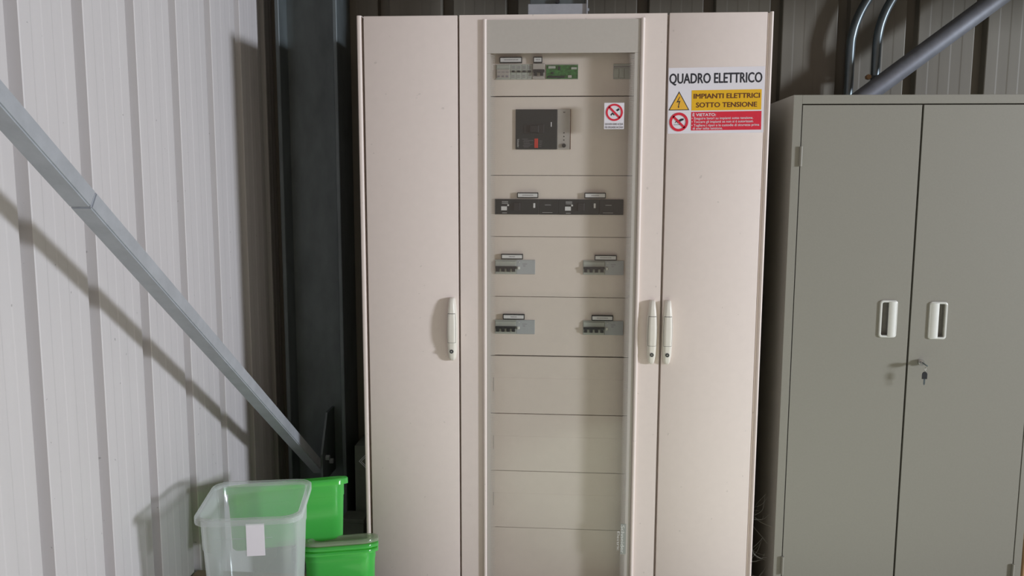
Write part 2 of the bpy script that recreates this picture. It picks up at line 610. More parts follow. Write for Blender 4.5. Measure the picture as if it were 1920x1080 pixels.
# cover plates
zl = [1.985, 1.7910, 1.5383, 1.3380, 1.1385, 0.9385, 0.7384, 0.5375, 0.3356, 0.135]
gap = {1: 0.0032, 5: 0.0036, 6: 0.0024, 7: 0.002}
for i in range(len(zl) - 1):
    gt = gap.get(i, 0.0016) / 2
    gb = gap.get(i + 1, 0.0016) / 2
    obj('cover_plate', bx(-0.31, 0.235, G, G + 0.012, zl[i + 1] + gb, zl[i] - gt, 0.0006, 1), M['cover'], ec)
obj('backing_panel', bx(-0.345, 0.27, G + 0.03, G + 0.035, 0.1, 2.0), M['dark'], ec)
for zt in (0.862, 0.660, 0.459):
    c = nb()
    box(c, -0.2585, 0.185, G - 0.0008, G + 0.0005, zt - 0.046, zt)
    box(c, -0.2600, -0.2587, G - 0.0004, G + 0.0005, zt - 0.046, zt + 0.001, mi=1)
    obj('blanking_strip', c, [M['cover'], M['groove']], ec)

# door handles
def handle(door, xc, zc=1.0385):
    prof = [(0.1045, 0.0055, 0.010), (0.1025, 0.0085, 0.017), (0.098, 0.0100, 0.0205), (0.085, 0.0118, 0.024),
            (0.068, 0.0140, 0.0265), (0.045, 0.0162, 0.028), (0.015, 0.0178, 0.029), (-0.015, 0.0178, 0.029),
            (-0.04, 0.0170, 0.027), (-0.06, 0.0158, 0.0245), (-0.08, 0.0143, 0.0215), (-0.094, 0.0120, 0.0185),
            (-0.101, 0.0092, 0.0155), (-0.1045, 0.0050, 0.010)]
    def loft(rows, ws, dh, mi, bm, y0=0.0):
        n = 12
        prev = None
        allr = []
        for (zz, w, h) in rows:
            ring = []
            for k in range(n + 1):
                u = -1 + 2 * k / n
                s = (1 - abs(u) ** 4) ** (1 / 2.0) if abs(u) < 1 else 0
                # the lever follows the body surface below it
                uu = u * ws
                sb = (1 - abs(uu) ** 4) ** (1 / 2.0) if abs(uu) < 1 else 0
                hh = h * (s if ws == 1 else sb) + dh
                ring.append(bm.verts.new((xc + w * ws * u, F - (hh if ws == 1 else hh), zc + zz)))
            allr.append(ring)
        for a, b in zip(allr, allr[1:]):
            for k in range(n):
                f = bm.faces.new((a[k], a[k + 1], b[k + 1], b[k]))
                f.material_index = mi
        # skirt back to the door
        rim = [r[0] for r in allr] + allr[-1][1:-1] + [r[-1] for r in reversed(allr)] + list(reversed(allr[0][1:-1]))
        back = [bm.verts.new((v.co.x, F + 0.001 if ws == 1 else v.co.y + 0.004, v.co.z)) for v in rim]
        m = len(rim)
        for k in range(m):
            f = bm.faces.new((rim[k], rim[(k + 1) % m], back[(k + 1) % m], back[k]))
            f.material_index = mi
        return bm
    def interp(zz):
        for a, b in zip(prof, prof[1:]):
            if a[0] >= zz >= b[0]:
                t = (a[0] - zz) / (a[0] - b[0])
                return (zz, a[1] + t * (b[1] - a[1]), a[2] + t * (b[2] - a[2]))
    obj('handle', loft(prof, 1, 0.0, 0, nb()), M['cream_plastic'], door, 55)
    lz = [0.0525, 0.040, 0.025, 0.008, -0.01, -0.028, -0.0415]
    bm = nb()
    dz = [0.0545] + lz[1:-1] + [-0.0430]
    loft([interp(q) for q in dz], 0.80, 0.0003, 1, bm)
    loft([interp(q) for q in lz], 0.735, 0.0012, 0, bm)
    obj('handle_lever', bm, [M['cream_plastic'], M['groove']], door, 55)
    bm = nb()
    annulus(bm, xc, zc - 0.0715, F - 0.0262, F - 0.012, 0.0032, 0.0062, 20, 0)
    disc(bm, xc, zc - 0.0715, F - 0.0250, F - 0.012, 0.0034, 14, 1)
    obj('lock_cylinder', bm, [M['charcoal'], M['chrome']], door, 40)
handle(dl, -0.3885)
handle(dm, 0.2595)
handle(dr, 0.3090)

# name tags above the breakers
tags = [(-0.239, -0.167, 1.8955, 1.9135, 0.6), (-0.131, -0.102, 1.8955, 1.9135, 0.45), (-0.181, -0.112, 1.4655, 1.4825, 0.5),
        (0.038, 0.107, 1.4655, 1.4825, 0.35), (-0.233, -0.161, 1.2645, 1.281, 0.28), (0.074, 0.146, 1.2635, 1.280, 0.5),
        (-0.227, -0.155, 1.0635, 1.0805, 0.28), (0.067, 0.138, 1.0635, 1.0805, 0.5)]
for (a, b, z0, z1, q) in tags:
    nt_ = obj('name_tag', bx(a, b, G - 0.012, G - 0.0005, z0 - 0.0006, z1 + 0.0006, 0.0012), M['black'], ec)
    c = bx(a + 0.0028, b - 0.0028, G - 0.0126, G - 0.0118, z0 + 0.0028, z1 - 0.0028)
    mx, w = (a + b) / 2, (b - a) * q / 2
    xx = mx - w
    while xx < mx + w:       # too small to read in the photograph: just strokes
        ww = random.uniform(0.0012, 0.0028)
        box(c, xx, xx + ww, G - 0.0129, G - 0.0127, (z0 + z1) / 2 - 0.0012, (z0 + z1) / 2 + 0.0013, mi=1)
        xx += ww + 0.0008
    obj('paper_insert', c, [M['paper'], M['ink_grey']], nt_)

# ------------------------------------------------------------------ devices mounted behind the glass
def toggles(root, x0, x1, n, zc, linked=True):
    p = (x1 - x0) / n
    if linked:
        obj('handle_bar', bx(x0 + 0.002, x1 - 0.001, G - 0.014, G - 0.004, zc + 0.001, zc + 0.0085, 0.001), M['black'], root)
    for k in range(n):
        xx = x0 + p * (k + 0.5)
        obj('toggle', bx(xx - 0.0048, xx + 0.0048, G - 0.013, G - 0.003, zc - 0.0095, zc + 0.0015, 0.001), M['black'], root)

def four_pole(x0, z0, label):
    r = empty('circuit_breaker', (x0 + 0.036, G, z0), label, 'circuit breaker', 'four-pole breakers in the lower two rows')
    z1 = z0 + 0.0475
    c = bx(x0, x0 + 0.0715, G - 0.004, G, z0, z1, 0.0006, 1)
    box(c, x0 + 0.001, x0 + 0.0705, G - 0.0075, G - 0.002, z0 + 0.0255, z0 + 0.043, 0.0012)
    box(c, x0 + 0.001, x0 + 0.0705, G - 0.0055, G - 0.002, z0 + 0.003, z0 + 0.0085, 0.0006, 1)
    for k in range(4):
        xx = x0 + 0.0179 * (k + 0.5) + 0.009
        if k < 3:
            box(c, xx - 0.0026, xx + 0.0026, G - 0.0065, G - 0.002, z0 + 0.006, z0 + 0.018)
    obj('body', c, M['mod_grey'], r)
    toggles(r, x0, x0 + 0.0715, 4, z0 + 0.018)
    c = bx(x0 + 0.072, x0 + 0.133, G - 0.004, G, z0, z1, 0.0006, 1)
    for k in range(4):
        box(c, x0 + 0.092 + 0.004 * k, x0 + 0.0945 + 0.004 * k, G - 0.0044, G - 0.0039, z0 + 0.033, z0 + 0.035, mi=1)
    box(c, x0 + 0.093, x0 + 0.101, G - 0.0044, G - 0.0039, z0 + 0.027, z0 + 0.0285, mi=1)
    obj('residual_module', c, [M['mod_blue'], M['ink_grey']], r)
    c = bx(x0 + 0.074, x0 + 0.083, G - 0.008, G - 0.003, z0 + 0.016, z0 + 0.026, 0.002)
    obj('test_button', c, M['white_plastic'], r)
    obj('indicator', bx(x0 + 0.0785, x0 + 0.0825, G - 0.0062, G - 0.003, z0 + 0.0385, z0 + 0.0412, 0.0006), M['white_plastic'], r)
four_pole(-0.254, 1.2140, 'grey four-pole circuit breaker with add-on, fourth device row, left')
four_pole(0.0365, 1.2145, 'grey four-pole circuit breaker with add-on, fourth device row, right by glass edge')
four_pole(-0.254, 1.0130, 'grey four-pole circuit breaker with add-on, lowest device row, left')
four_pole(0.039, 1.0140, 'grey four-pole circuit breaker with add-on, lowest device row, right by glass edge')

# top row
def module(name, x0, x1, label, cat, m=None, z0=1.8440, z1=1.8915, group=None):
    r = empty(name, ((x0 + x1) / 2, G, z0), label, cat, group)
    obj('body', bx(x0, x1, G - 0.004, G, z0, z1, 0.0006, 1), m or M['mod_grey'], r)
    return r
r = module('surge_arrester', -0.2515, -0.2045, 'pale grey surge module at the left end of the top row', 'switchgear')
c = bx(-0.249, -0.2075, G - 0.007, G - 0.003, 1.849, 1.876, 0.001)
for k in range(3):
    box(c, -0.2465 + 0.0135 * k, -0.2385 + 0.0135 * k, G - 0.0076, G - 0.0065, 1.851, 1.8565, mi=1)
    box(c, -0.2465 + 0.0135 * k, -0.2365 + 0.0135 * k, G - 0.0074, G - 0.0069, 1.866, 1.868, mi=1)
obj('cartridge', c, [M['mod_tan'], M['ink_grey']], r)
obj('terminal_strip', bx(-0.249, -0.2065, G - 0.0055, G - 0.003, 1.879, 1.889, 0.0006, 1), M['mod_grey'], r)
for k in range(4):
    x0 = -0.2035 + 0.0175 * k
    nm = ('leftmost', 'second', 'third', 'rightmost')[k]
    r = module('fuse_switch', x0, x0 + 0.0168, nm + ' of four slim grey modules with black switches, top row', 'switchgear',
               group='slim modules in the top row')
    obj('toggle', bx(x0 + 0.0035, x0 + 0.0130, G - 0.010, G - 0.003, 1.866, 1.8715, 0.0008), M['black'], r)
    c = nb()
    for j in range(3):
        box(c, x0 + 0.003, x0 + 0.0135, G - 0.0046, G - 0.0038, 1.8775 + 0.0035 * j, 1.879 + 0.0035 * j)
    for j in range(2):
        box(c, x0 + 0.003, x0 + 0.012, G - 0.0046, G - 0.0038, 1.850 + 0.005 * j, 1.8515 + 0.005 * j)
    obj('marking', c, M['ink_grey'], r)
r = empty('circuit_breaker', (-0.1135, G, 1.844), 'grey two-pole circuit breaker with black linked levers, top row', 'circuit breaker')
c = bx(-0.1335, -0.0935, G - 0.004, G, 1.844, 1.894, 0.0006, 1)
box(c, -0.1325, -0.0945, G - 0.010, G - 0.003, 1.8745, 1.893, 0.0015)
box(c, -0.1325, -0.0945, G - 0.0065, G - 0.003, 1.845, 1.853, 0.0006, 1)
obj('body', c, M['mod_tan'], r)
toggles(r, -0.1335, -0.0935, 2, 1.8645)
r = module('relay_board', -0.092, 0.013, 'green circuit board module in the top row', 'circuit board', M['mod_tan'])
obj('circuit_board', bx(-0.0895, 0.0115, G - 0.0052, G - 0.003, 1.8455, 1.8885), M['board'], r)
for (a, b, z0, z1, m) in ((-0.083, -0.060, 1.877, 1.885, 'mod_grey'), (-0.085, -0.030, 1.848, 1.854, 'charcoal'),
                          (-0.052, -0.044, 1.872, 1.884, 'charcoal'), (-0.020, -0.008, 1.848, 1.856, 'mod_tan'),
                          (-0.010, 0.008, 1.874, 1.881, 'mod_grey'), (-0.073, -0.066, 1.860, 1.866, 'charcoal')):
    obj('component', bx(a, b, G - 0.010, G - 0.005, z0, z1, 0.0008), M[m], r)
r = module('terminal_module', 0.1245, 0.1785, 'grey three-way terminal module at the right end of the top row', 'switchgear')
for k in range(3):
    x0 = 0.126 + 0.0175 * k
    obj('terminal', bx(x0, x0 + 0.0155, G - 0.007, G - 0.003, 1.847, 1.877, 0.001), M['mod_grey'], r)
obj('marking', bx(0.126, 0.177, G - 0.0046, G - 0.0038, 1.881, 1.8835), M['ink_grey'], r)

# large moulded-case breaker in the second row
r = empty('main_breaker', (-0.1, G, 1.622), 'large square black main breaker with a red label, second row', 'circuit breaker')
obj('body', bx(-0.187, -0.0530, G - 0.006, G, 1.622, 1.7495, 0.001), M['charcoal'], r)
c = bx(-0.160, -0.095, G - 0.0085, G - 0.005, 1.672, 1.702, 0.001)
obj('toggle_plate', c, M['black'], r)
obj('toggle', bx(-0.140, -0.112, G - 0.016, G - 0.007, 1.675, 1.699, 0.002), M['black'], r)
obj('red_label', bx(-0.126, -0.114, G - 0.0068, G - 0.0055, 1.6265, 1.6565, 0.0004, 1), M['red'], r)
obj('indicator', bx(-0.0735, -0.0705, G - 0.0072, G - 0.0055, 1.694, 1.709, 0.0008), M['paper'], r)
c = nb()
for k in range(7):
    a = random.uniform(-0.166, -0.160)
    box(c, a, a + random.uniform(0.015, 0.032), G - 0.0064, G - 0.0058, 1.629 + 0.0042 * k, 1.6298 + 0.0042 * k)
for k in range(4):
    box(c, -0.110, -0.110 + random.uniform(0.006, 0.012), G - 0.0064, G - 0.0058, 1.630 + 0.006 * k, 1.631 + 0.006 * k)
obj('marking', c, M['ink_grey'], r)
obj('lettering', text_bm('Schneider', -0.1815, -0.1755, 1.628, 1.655, G - 0.0058, 0.01, vertical=True), M['ink_pale'], r)
c = bx(-0.0525, -0.009, G - 0.005, G, 1.622, 1.7495, 0.001)
box(c, -0.0108, -0.0088, G - 0.0056, G - 0.004, 1.622, 1.7495, mi=1)
obj('side_module', c, [M['mod_tan'], M['sign_brown']], r)
c = disc(nb(), -0.0305, 1.634, G - 0.011, G - 0.004, 0.0065, 20)
obj('knob', c, M['black'], r)
c = nb()
for zz in (1.652, 1.663, 1.6745):
    disc(c, -0.0305, zz, G - 0.0058, G - 0.0045, 0.0019, 10)
box(c, -0.034, -0.027, G - 0.0056, G - 0.0045, 1.739, 1.741)
obj('marking', c, M['ink'], r)

# third row: two dark breakers with side modules
def dark_breaker(x0, xs, x1, label):
    r = empty('circuit_breaker', ((x0 + x1) / 2, G, 1.4115), label, 'circuit breaker', 'black breakers in the third row')
    obj('body', bx(x0, xs - 0.0004, G - 0.006, G, 1.4115, 1.4615, 0.0008, 1), M['charcoal'], r)
    obj('residual_module', bx(xs + 0.0004, x1, G - 0.0055, G, 1.4115, 1.4615, 0.0008, 1), M['charcoal'], r)
    obj('toggle', bx(x0 + 0.062, x0 + 0.084, G - 0.014, G - 0.005, 1.424, 1.450, 0.0018), M['black'], r)
    obj('white_label', bx(x0 + 0.021, x0 + 0.040, G - 0.0066, G - 0.0055, 1.4245, 1.4375), M['paper'], r)
    obj('white_button', bx(x0 + 0.041, x0 + 0.0465, G - 0.0072, G - 0.0055, 1.4385, 1.4440, 0.0008), M['paper'], r)
    obj('indicator', bx(xs - 0.018, xs - 0.0115, G - 0.0072, G - 0.0055, 1.433, 1.4485, 0.001), M['paper'], r)
    c = nb()
    for k in range(3):
        box(c, x0 + 0.023, x0 + 0.044, G - 0.0064, G - 0.0058, 1.446 + 0.0035 * k, 1.4472 + 0.0035 * k)
    box(c, xs + 0.020, xs + 0.040, G - 0.0062, G - 0.0053, 1.442, 1.4432)
    box(c, xs + 0.012, xs + 0.045, G - 0.0062, G - 0.0053, 1.4175, 1.4185)
    box(c, x0 + 0.024, x0 + 0.040, G - 0.0064, G - 0.0058, 1.4155, 1.417)
    obj('marking', c, M['ink_pale'], r)
dark_breaker(-0.2545, -0.1105, -0.046, 'wide black circuit breaker in the third row, left half')
dark_breaker(-0.0455, 0.0865, 0.1645, 'wide black circuit breaker in the third row, right half')

# ------------------------------------------------------------------ signs on the cabinet
sg = empty('warning_sign', (0.4405, F, 1.771), 'white rectangular Italian warning sign in yellow and red on the right door', 'sign',
           rot=(0, R(-0.7), 0))
S0 = F
obj('sign_plate', bx(0.2935, 0.5875, S0 - 0.0012, S0 - 0.0001, 1.6705, 1.8715), M['sign_white'], sg)
ys = S0 - 0.0013
obj('lettering', text_bm('QUADRO ELETTRICO', 0.2960, 0.5800, 1.8240, 1.8535, ys, 0.030), M['ink'], sg)
obj('yellow_field', bx(0.3655, 0.5790, ys - 0.0004, ys, 1.7405, 1.8025), M['sign_yellow'], sg)
obj('lettering', text_bm('IMPIANTI ELETTRICI', 0.3715, 0.5740, 1.7770, 1.7915, ys - 0.0005, 0.028), M['sign_brown'], sg)
obj('lettering', text_bm('SOTTO TENSIONE', 0.3790, 0.5660, 1.7500, 1.7645, ys - 0.0005, 0.028), M['sign_brown'], sg)
obj('red_field', bx(0.3650, 0.5800, ys - 0.0004, ys, 1.6795, 1.7365), M['sign_red'], sg)
obj('lettering', text_bm('\u00c8 VIETATO:', 0.3690, 0.4410, 1.7230, 1.7315, ys - 0.0005, 0.028), M['sign_white'], sg)
for s, xe, zb in (('\u2022 Eseguire lavori su impianti sotto tensione.', 0.5550, 1.7130),
                  ('\u2022 Toccare gli impianti se non si \u00e8 autorizzati.', 0.5560, 1.7025),
                  ('\u2022 Togliere i ripari e le custodie di sicurezza prima', 0.5740, 1.6915)):
    obj('lettering', text_bm(s, 0.3665, xe, zb, zb + 0.0072, ys - 0.0005, 0.012), M['sign_white'], sg)
obj('lettering', text_bm('di aver tolto tensione.', 0.3700, 0.4620, 1.6822, 1.6894, ys - 0.0005, 0.012), M['sign_white'], sg)
c = nb()
prism(c, [(0.2945, 1.7420), (0.3590, 1.7420), (0.3268, 1.8000)], 'y', ys - 0.0003, ys, 0)
prism(c, [(0.2985, 1.7443), (0.3550, 1.7443), (0.3268, 1.7950)], 'y', ys - 0.0006, ys - 0.0003, 1)
prism(c, [(0.3285, 1.7835), (0.3185, 1.7655), (0.3265, 1.7672), (0.3240, 1.7530), (0.3222, 1.7535), (0.3262, 1.7480),
          (0.3278, 1.7545), (0.3260, 1.7538), (0.3310, 1.7712), (0.3238, 1.7695), (0.3302, 1.7830)], 'y',
      ys - 0.0009, ys - 0.0006, 0)
obj('warning_triangle', c, [M['ink'], M['sign_amber']], sg)
def prohibition(cx, cz, r0, r1, y):
    c = annulus(nb(), cx, cz, y - 0.0012, y, r0, r1, 48)
    h = r1 * 0.115
    k = math.sqrt(0.5)
    L_ = (r0 + r1) / 2
    prism(c, [(cx - L_ * k + h * k, cz + L_ * k + h * k), (cx + L_ * k + h * k, cz - L_ * k + h * k),
              (cx + L_ * k - h * k, cz - L_ * k - h * k), (cx - L_ * k - h * k, cz + L_ * k - h * k)], 'y', y - 0.0012, y - 0.0006)
    return c
obj('prohibition_ring', prohibition(0.3270, 1.7060, 0.0213, 0.0290, ys), M['sign_red'], sg)
c = nb()
hand = [(0.3415, 1.7168), (0.3423, 1.7120), (0.3330, 1.7080), (0.3290, 1.7040), (0.3262, 1.7030), (0.3258, 1.7048),
        (0.3240, 1.7060), (0.3228, 1.7018), (0.3220, 1.7022), (0.3224, 1.7070), (0.3190, 1.7058), (0.3160, 1.7028),
        (0.3150, 1.7035), (0.3178, 1.7082), (0.3230, 1.7112), (0.3280, 1.7130), (0.3340, 1.7165)]
prism(c, hand, 'y', ys - 0.0005, ys)
box(c, 0.3115, 0.3395, ys - 0.0005, ys, 1.6972, 1.6984)
obj('hand_symbol', c, M['ink'], sg)
stk = empty('water_sticker', (0.1265, F, 1.683), 'small white no-water-on-fire sticker on the glass of the centre door', 'sticker')
yg = F - 0.0040
obj('sticker_sheet', bx(0.0955, 0.1575, yg - 0.0004, yg + 0.0002, 1.6830, 1.7640), M['sign_white'], stk)
obj('prohibition_ring', prohibition(0.1270, 1.7345, 0.0208, 0.0265, yg - 0.0004), M['sign_red'], stk)
c = nb()
prism(c, [(0.1315, 1.7415), (0.1365, 1.7375), (0.1435, 1.7425), (0.1400, 1.7475)], 'y', yg - 0.0008, yg - 0.0004)
prism(c, [(0.1185, 1.7235), (0.1150, 1.7260), (0.1160, 1.7295), (0.1195, 1.7325), (0.1205, 1.7355), (0.1220, 1.7325),
          (0.1250, 1.7310), (0.1275, 1.7275), (0.1260, 1.7240), (0.1245, 1.7265), (0.1215, 1.7285), (0.1190, 1.7270)],
      'y', yg - 0.0008, yg - 0.0004)
obj('bucket_and_flame', c, M['ink'], stk)
obj('lettering', text_bm('QUI NON USARE ACQUA', 0.0985, 0.1550, 1.6955, 1.7015, yg - 0.0004, 0.02), M['ink_grey'], stk)
obj('lettering', text_bm('PER SPEGNERE INCENDI', 0.0985, 0.1550, 1.6855, 1.6915, yg - 0.0004, 0.02), M['ink_grey'], stk)

# ------------------------------------------------------------------ galvanised cable duct rising from the cabinet top
du = empty('cable_duct', (-0.06, 3.02, TOP), 'galvanised cable duct rising from the top of the electrical cabinet', 'cable duct')
obj('collar', bx(-0.156, 0.041, 2.945, 3.10, TOP, 2.1035, 0.0015), M['steel'], du)
obj('duct', bx(-0.150, 0.034, 2.962, 3.09, 2.10, 2.358, 0.0015), M['column'], du)
obj('edge_flange', bx(0.0385, 0.0425, 2.938, 2.962, TOP, 2.35), M['steel'], du)
obj('screw', tube(nb(), [(0.041, 2.955, 2.085), (0.047, 2.955, 2.085)], 0.005, 8), M['steel'], du)
obj('bolt', tube(nb(), [(-0.058, 2.962, 2.112), (-0.058, 2.944, 2.112)], 0.0075, 6), M['black'], du)

# ------------------------------------------------------------------ grey storage cabinet
SX0, SXM, SX1 = 0.687, 1.0815, 1.486
SY = 2.795
ST = 1.790
sc = empty('storage_cabinet', (1.0865, 2.97, 0), 'grey steel storage cabinet with two hinged doors beside the cream cabinet', 'storage cabinet')
SB = 3.155
c = nb()
SF = SY + 0.0205
box(c, SX0, SX0 + 0.002, SF, SB, 0.0, ST)
box(c, SX1 - 0.002, SX1, SF, SB, 0.0, ST)
box(c, SX0 + 0.002, SX1 - 0.002, SF, SB, ST - 0.002, ST)
box(c, SX0 + 0.002, SX1 - 0.002, SB - 0.002, SB, 0.0, ST - 0.002)
box(c, SX0 + 0.002, SX1 - 0.002, SF, SB - 0.002, 0.06, 0.062)
box(c, SX0 + 0.002, SX1 - 0.002, SY + 0.03, SY + 0.034, 0.062, ST - 0.004)
obj('carcass', c, M['grey_cab'], sc)
c = nb()
box(c, SX0, SX0 + 0.0262, SY - 0.001, SY + 0.02, 0.0, ST, 0.0006, 1)
box(c, SX1 - 0.0245, SX1, SY - 0.001, SY + 0.02, 0.0, ST, 0.0006, 1)
box(c, SX0 + 0.0262, SX1 - 0.0245, SY - 0.001, SY + 0.02, ST - 0.0275, ST, 0.0008, 1)
box(c, SX0 + 0.0262, SX1 - 0.0245, SY - 0.001, SY + 0.02, 0.0, 0.07, 0.0008, 1)
obj('front_frame', c, M['grey_cab'], sc)
D0, D1 = 0.0735, ST - 0.0315
HA = (0.9935, 1.0315, 1.032, 1.139)     # hole in left door
HB = (1.1475, 1.1855, 1.029, 1.136)
c = slab_with_hole(nb(), SX0 + 0.0291, SXM - 0.0032, D0, D1, *HA, SY - 0.001, SY + 0.017)
d1 = tag(obj('door', c, M['grey_cab'], sc), 'left grey door')
c = slab_with_hole(nb(), SXM + 0.0032, SX1 - 0.0277, D0, D1, *HB, SY - 0.001, SY + 0.017)
d2 = tag(obj('door', c, M['grey_cab'], sc), 'right grey door with the lock')
def rrect(x0, x1, z0, z1, r, n=5):
    pts = []
    for cx, cz, a0 in ((x1 - r, z1 - r, 0), (x0 + r, z1 - r, 90), (x0 + r, z0 + r, 180), (x1 - r, z0 + r, 270)):
        for k in range(n + 1):
            a = R(a0 + 90 * k / n)
            pts.append((cx + r * math.cos(a), cz + r * math.sin(a)))
    return pts
def loop_loft(bm, loops, mi=0, cap_last=False, cap_first=False):
    vs = [[bm.verts.new(p) for p in lp] for lp in loops]
    n = len(vs[0])
    for a, b in zip(vs, vs[1:]):
        for k in range(n):
            bm.faces.new((a[k], a[(k + 1) % n], b[(k + 1) % n], b[k])).material_index = mi
    if cap_last:
        bm.faces.new(vs[-1]).material_index = mi
    if cap_first:
        bm.faces.new(vs[0]).material_index = mi
    return bm
def pull(door, x0, x1, z0, z1, side):
    fr = SY - 0.001
    def L3(i, yy, r):
        return [(px, yy, pz) for px, pz in rrect(x0 + i, x1 - i, z0 + i, z1 - i, r)]
    bm = loop_loft(nb(), [L3(0, fr, 0.009), L3(0.0004, fr - 0.0045, 0.009), L3(0.002, fr - 0.006, 0.008),
                          L3(0.0055, fr - 0.006, 0.006), L3(0.0070, fr - 0.0045, 0.005), L3(0.0078, fr + 0.014, 0.004)])
    o = obj('pull_cup', bm, M['white_plastic'], door, 40)
    w = (x1 - x0)
    if side > 0:
        hx0, hx1 = x0 + w * 0.50, x1 - 0.004
    else:
        hx0, hx1 = x0 + 0.004, x0 + w * 0.52
    # hood over one half of the cup, bulging forward
    n = 8
    pts = []
    for k in range(n + 1):
        u = k / n
        pts.append((hx0 + (hx1 - hx0) * u, fr - 0.0045 - 0.0055 * math.sin(math.pi * (0.12 + 0.76 * u))))
    pts += [(hx1, fr - 0.001), (hx0, fr - 0.001)]
    h = prism(nb(), pts, 'z', z0 + 0.004, z1 - 0.004)
    obj('pull_hood', h, M['white_plastic'], door, 40)
    obj('cup_back', bx(x0 + 0.006, x1 - 0.006, fr + 0.0115, fr + 0.0135, z0 + 0.006, z1 - 0.006), M['groove'], door)
pull(d1, 0.9850, 1.0400, 1.0250, 1.1460, 1)
pull(d2, 1.1390, 1.1950, 1.0220, 1.1430, -1)
def hinge(door, x0, x1, zc):
    h = nb()
    box(h, x0, x1, SY - 0.006, SY - 0.0005, zc - 0.030, zc + 0.030, 0.001)
    tube(h, [((x0 + x1) / 2, SY - 0.006, zc - 0.031), ((x0 + x1) / 2, SY - 0.006, zc + 0.031)], 0.0042, 10)
    obj('hinge', h, M['grey_cab'], door, 40)
for zc in (1.600, 0.245):
    hinge(d1, 0.7115, 0.7195, zc)
for zc in (1.600, 0.245):
    hinge(d2, 1.4545, 1.4625, zc)
lk = nb()
tube(lk, [(1.1215, SY, 0.9465), (1.1215, SY - 0.014, 0.9465)], 0.0098, 20)
tube(lk, [(1.1215, SY - 0.012, 0.9465), (1.1215, SY - 0.016, 0.9465)], 0.0075, 20)
obj('lock_cylinder', lk, M['chrome'], d2, 40)

# keys: one in the lock, one hanging from it on a ring
k1 = empty('key', (1.1215, SY - 0.03, 0.9465), 'chrome key stuck in the lock of the grey cabinet', 'key')
c = nb()
box(c, 1.1207, 1.1223, SY - 0.030, SY - 0.016, 0.9425, 0.9505)
obj('key_blade', c, M['chrome'], k1)
c = nb()
for dz in (0.0015, -0.0015):        # flat oval bow turned half-way between upright and level
    ring = []
    for k in range(20):
        u = 0.0095 * math.sin(2 * math.pi * k / 20)
        ring.append(c.verts.new((1.1205 + 0.80 * u + 0.6 * dz, SY - 0.041 + 0.0125 * math.cos(2 * math.pi * k / 20),
                                 0.9470 - 0.60 * u + 0.8 * dz)))
    c.faces.new(ring)
c.verts.ensure_lookup_table()
for k in range(20):
    c.faces.new((c.verts[k], c.verts[(k + 1) % 20], c.verts[20 + (k + 1) % 20], c.verts[20 + k]))
obj('key_bow', c, M['conduit'], k1)
k2 = empty('key', (1.1195, SY - 0.050, 0.928), 'black-headed key hanging on a ring below the lock of the grey cabinet', 'key')
ring = [(1.1195, SY - 0.050 + 0.0045 * math.sin(2 * math.pi * k / 16), 0.9330 + 0.0065 * math.cos(2 * math.pi * k / 16)) for k in range(17)]
obj('key_ring', tube(nb(), ring, 0.0006, 6), M['chrome'], k2, 60)
hx = 1.1185
pts = [(hx - 0.0078, 0.9020), (hx + 0.0078, 0.9020), (hx + 0.0078, 0.9180), (hx + 0.0055, 0.9228), (hx + 0.002, 0.9250),
       (hx - 0.002, 0.9250), (hx - 0.0055, 0.9228), (hx - 0.0078, 0.9180)]
c = prism(nb(), pts, 'y', SY - 0.0515, SY - 0.0485)
obj('key_head', c, M['black'], k2)
pts = [(hx - 0.0028, 0.9020), (hx + 0.0028, 0.9020), (hx + 0.0022, 0.8940), (hx + 0.0028, 0.8915), (hx + 0.0020, 0.8850), (hx, 0.8815), (hx - 0.0024, 0.8850)]
obj('key_blade', prism(nb(), pts, 'y', SY - 0.0507, SY - 0.0493), M['conduit'], k2)

# ------------------------------------------------------------------ conduits and sloping pipe on the back wall, right
def smooth_path(p, n=6):
    out = []
    P = [Vector(q) for q in p]
    for i in range(len(P) - 1):
        a, b, c_, d = P[max(i - 1, 0)], P[i], P[i + 1], P[min(i + 2, len(P) - 1)]
        for k in range(n):
            t = k / n
            out.append(0.5 * ((2 * b) + (c_ - a) * t + (2 * a - 5 * b + 4 * c_ - d) * t * t + (3 * b - a - 3 * c_ + d) * t ** 3))
    out.append(P[-1])
    return out
YC = 3.335
p1 = [(1.016, YC, 1.20), (1.017, YC, 1.85), (1.017, YC, 2.011), (1.022, YC, 2.061), (1.033, YC, 2.104), (1.049, YC, 2.144),
      (1.071, YC, 2.185), (1.115, YC, 2.265), (1.160, YC, 2.345)]
p2 = [(1.111, YC, 1.20), (1.111, YC, 1.85), (1.111, YC, 1.976), (1.113, YC, 2.045), (1.120, YC, 2.092), (1.136, YC, 2.140),
      (1.157, YC, 2.182), (1.201, YC, 2.262), (1.246, YC, 2.342)]
cd1 = obj('conduit', tube(nb(), smooth_path(p1), 0.0165, 16), M['conduit'], None, 60)
tag(cd1, 'bent steel conduit on the back wall, left one above the grey cabinet', 'conduit', 'conduits on the back wall')
cd2 = obj('conduit', tube(nb(), smooth_path(p2), 0.0165, 16), M['conduit'], None, 60)
tag(cd2, 'bent steel conduit on the back wall, right one behind the sloping pipe', 'conduit', 'conduits on the back wall')
YP = 3.235
pc = lambda t: (1.058 + (1.4745 - 1.058) * t, YP, 1.836 + (2.156 - 1.836) * t)
pp = obj('sloping_pipe', tube(nb(), [pc(-1.4), pc(0), pc(1), pc(1.48)], 0.0335, 24), M['pipe'], None, 60)
tag(pp, 'round grey steel brace pipe sloping up behind the grey cabinet', 'pipe')
cl = empty('pipe_clamp', (1.105, 3.28, 1.899), 'small steel clamp with bolts on the right conduit at the sloping pipe', 'clamp')
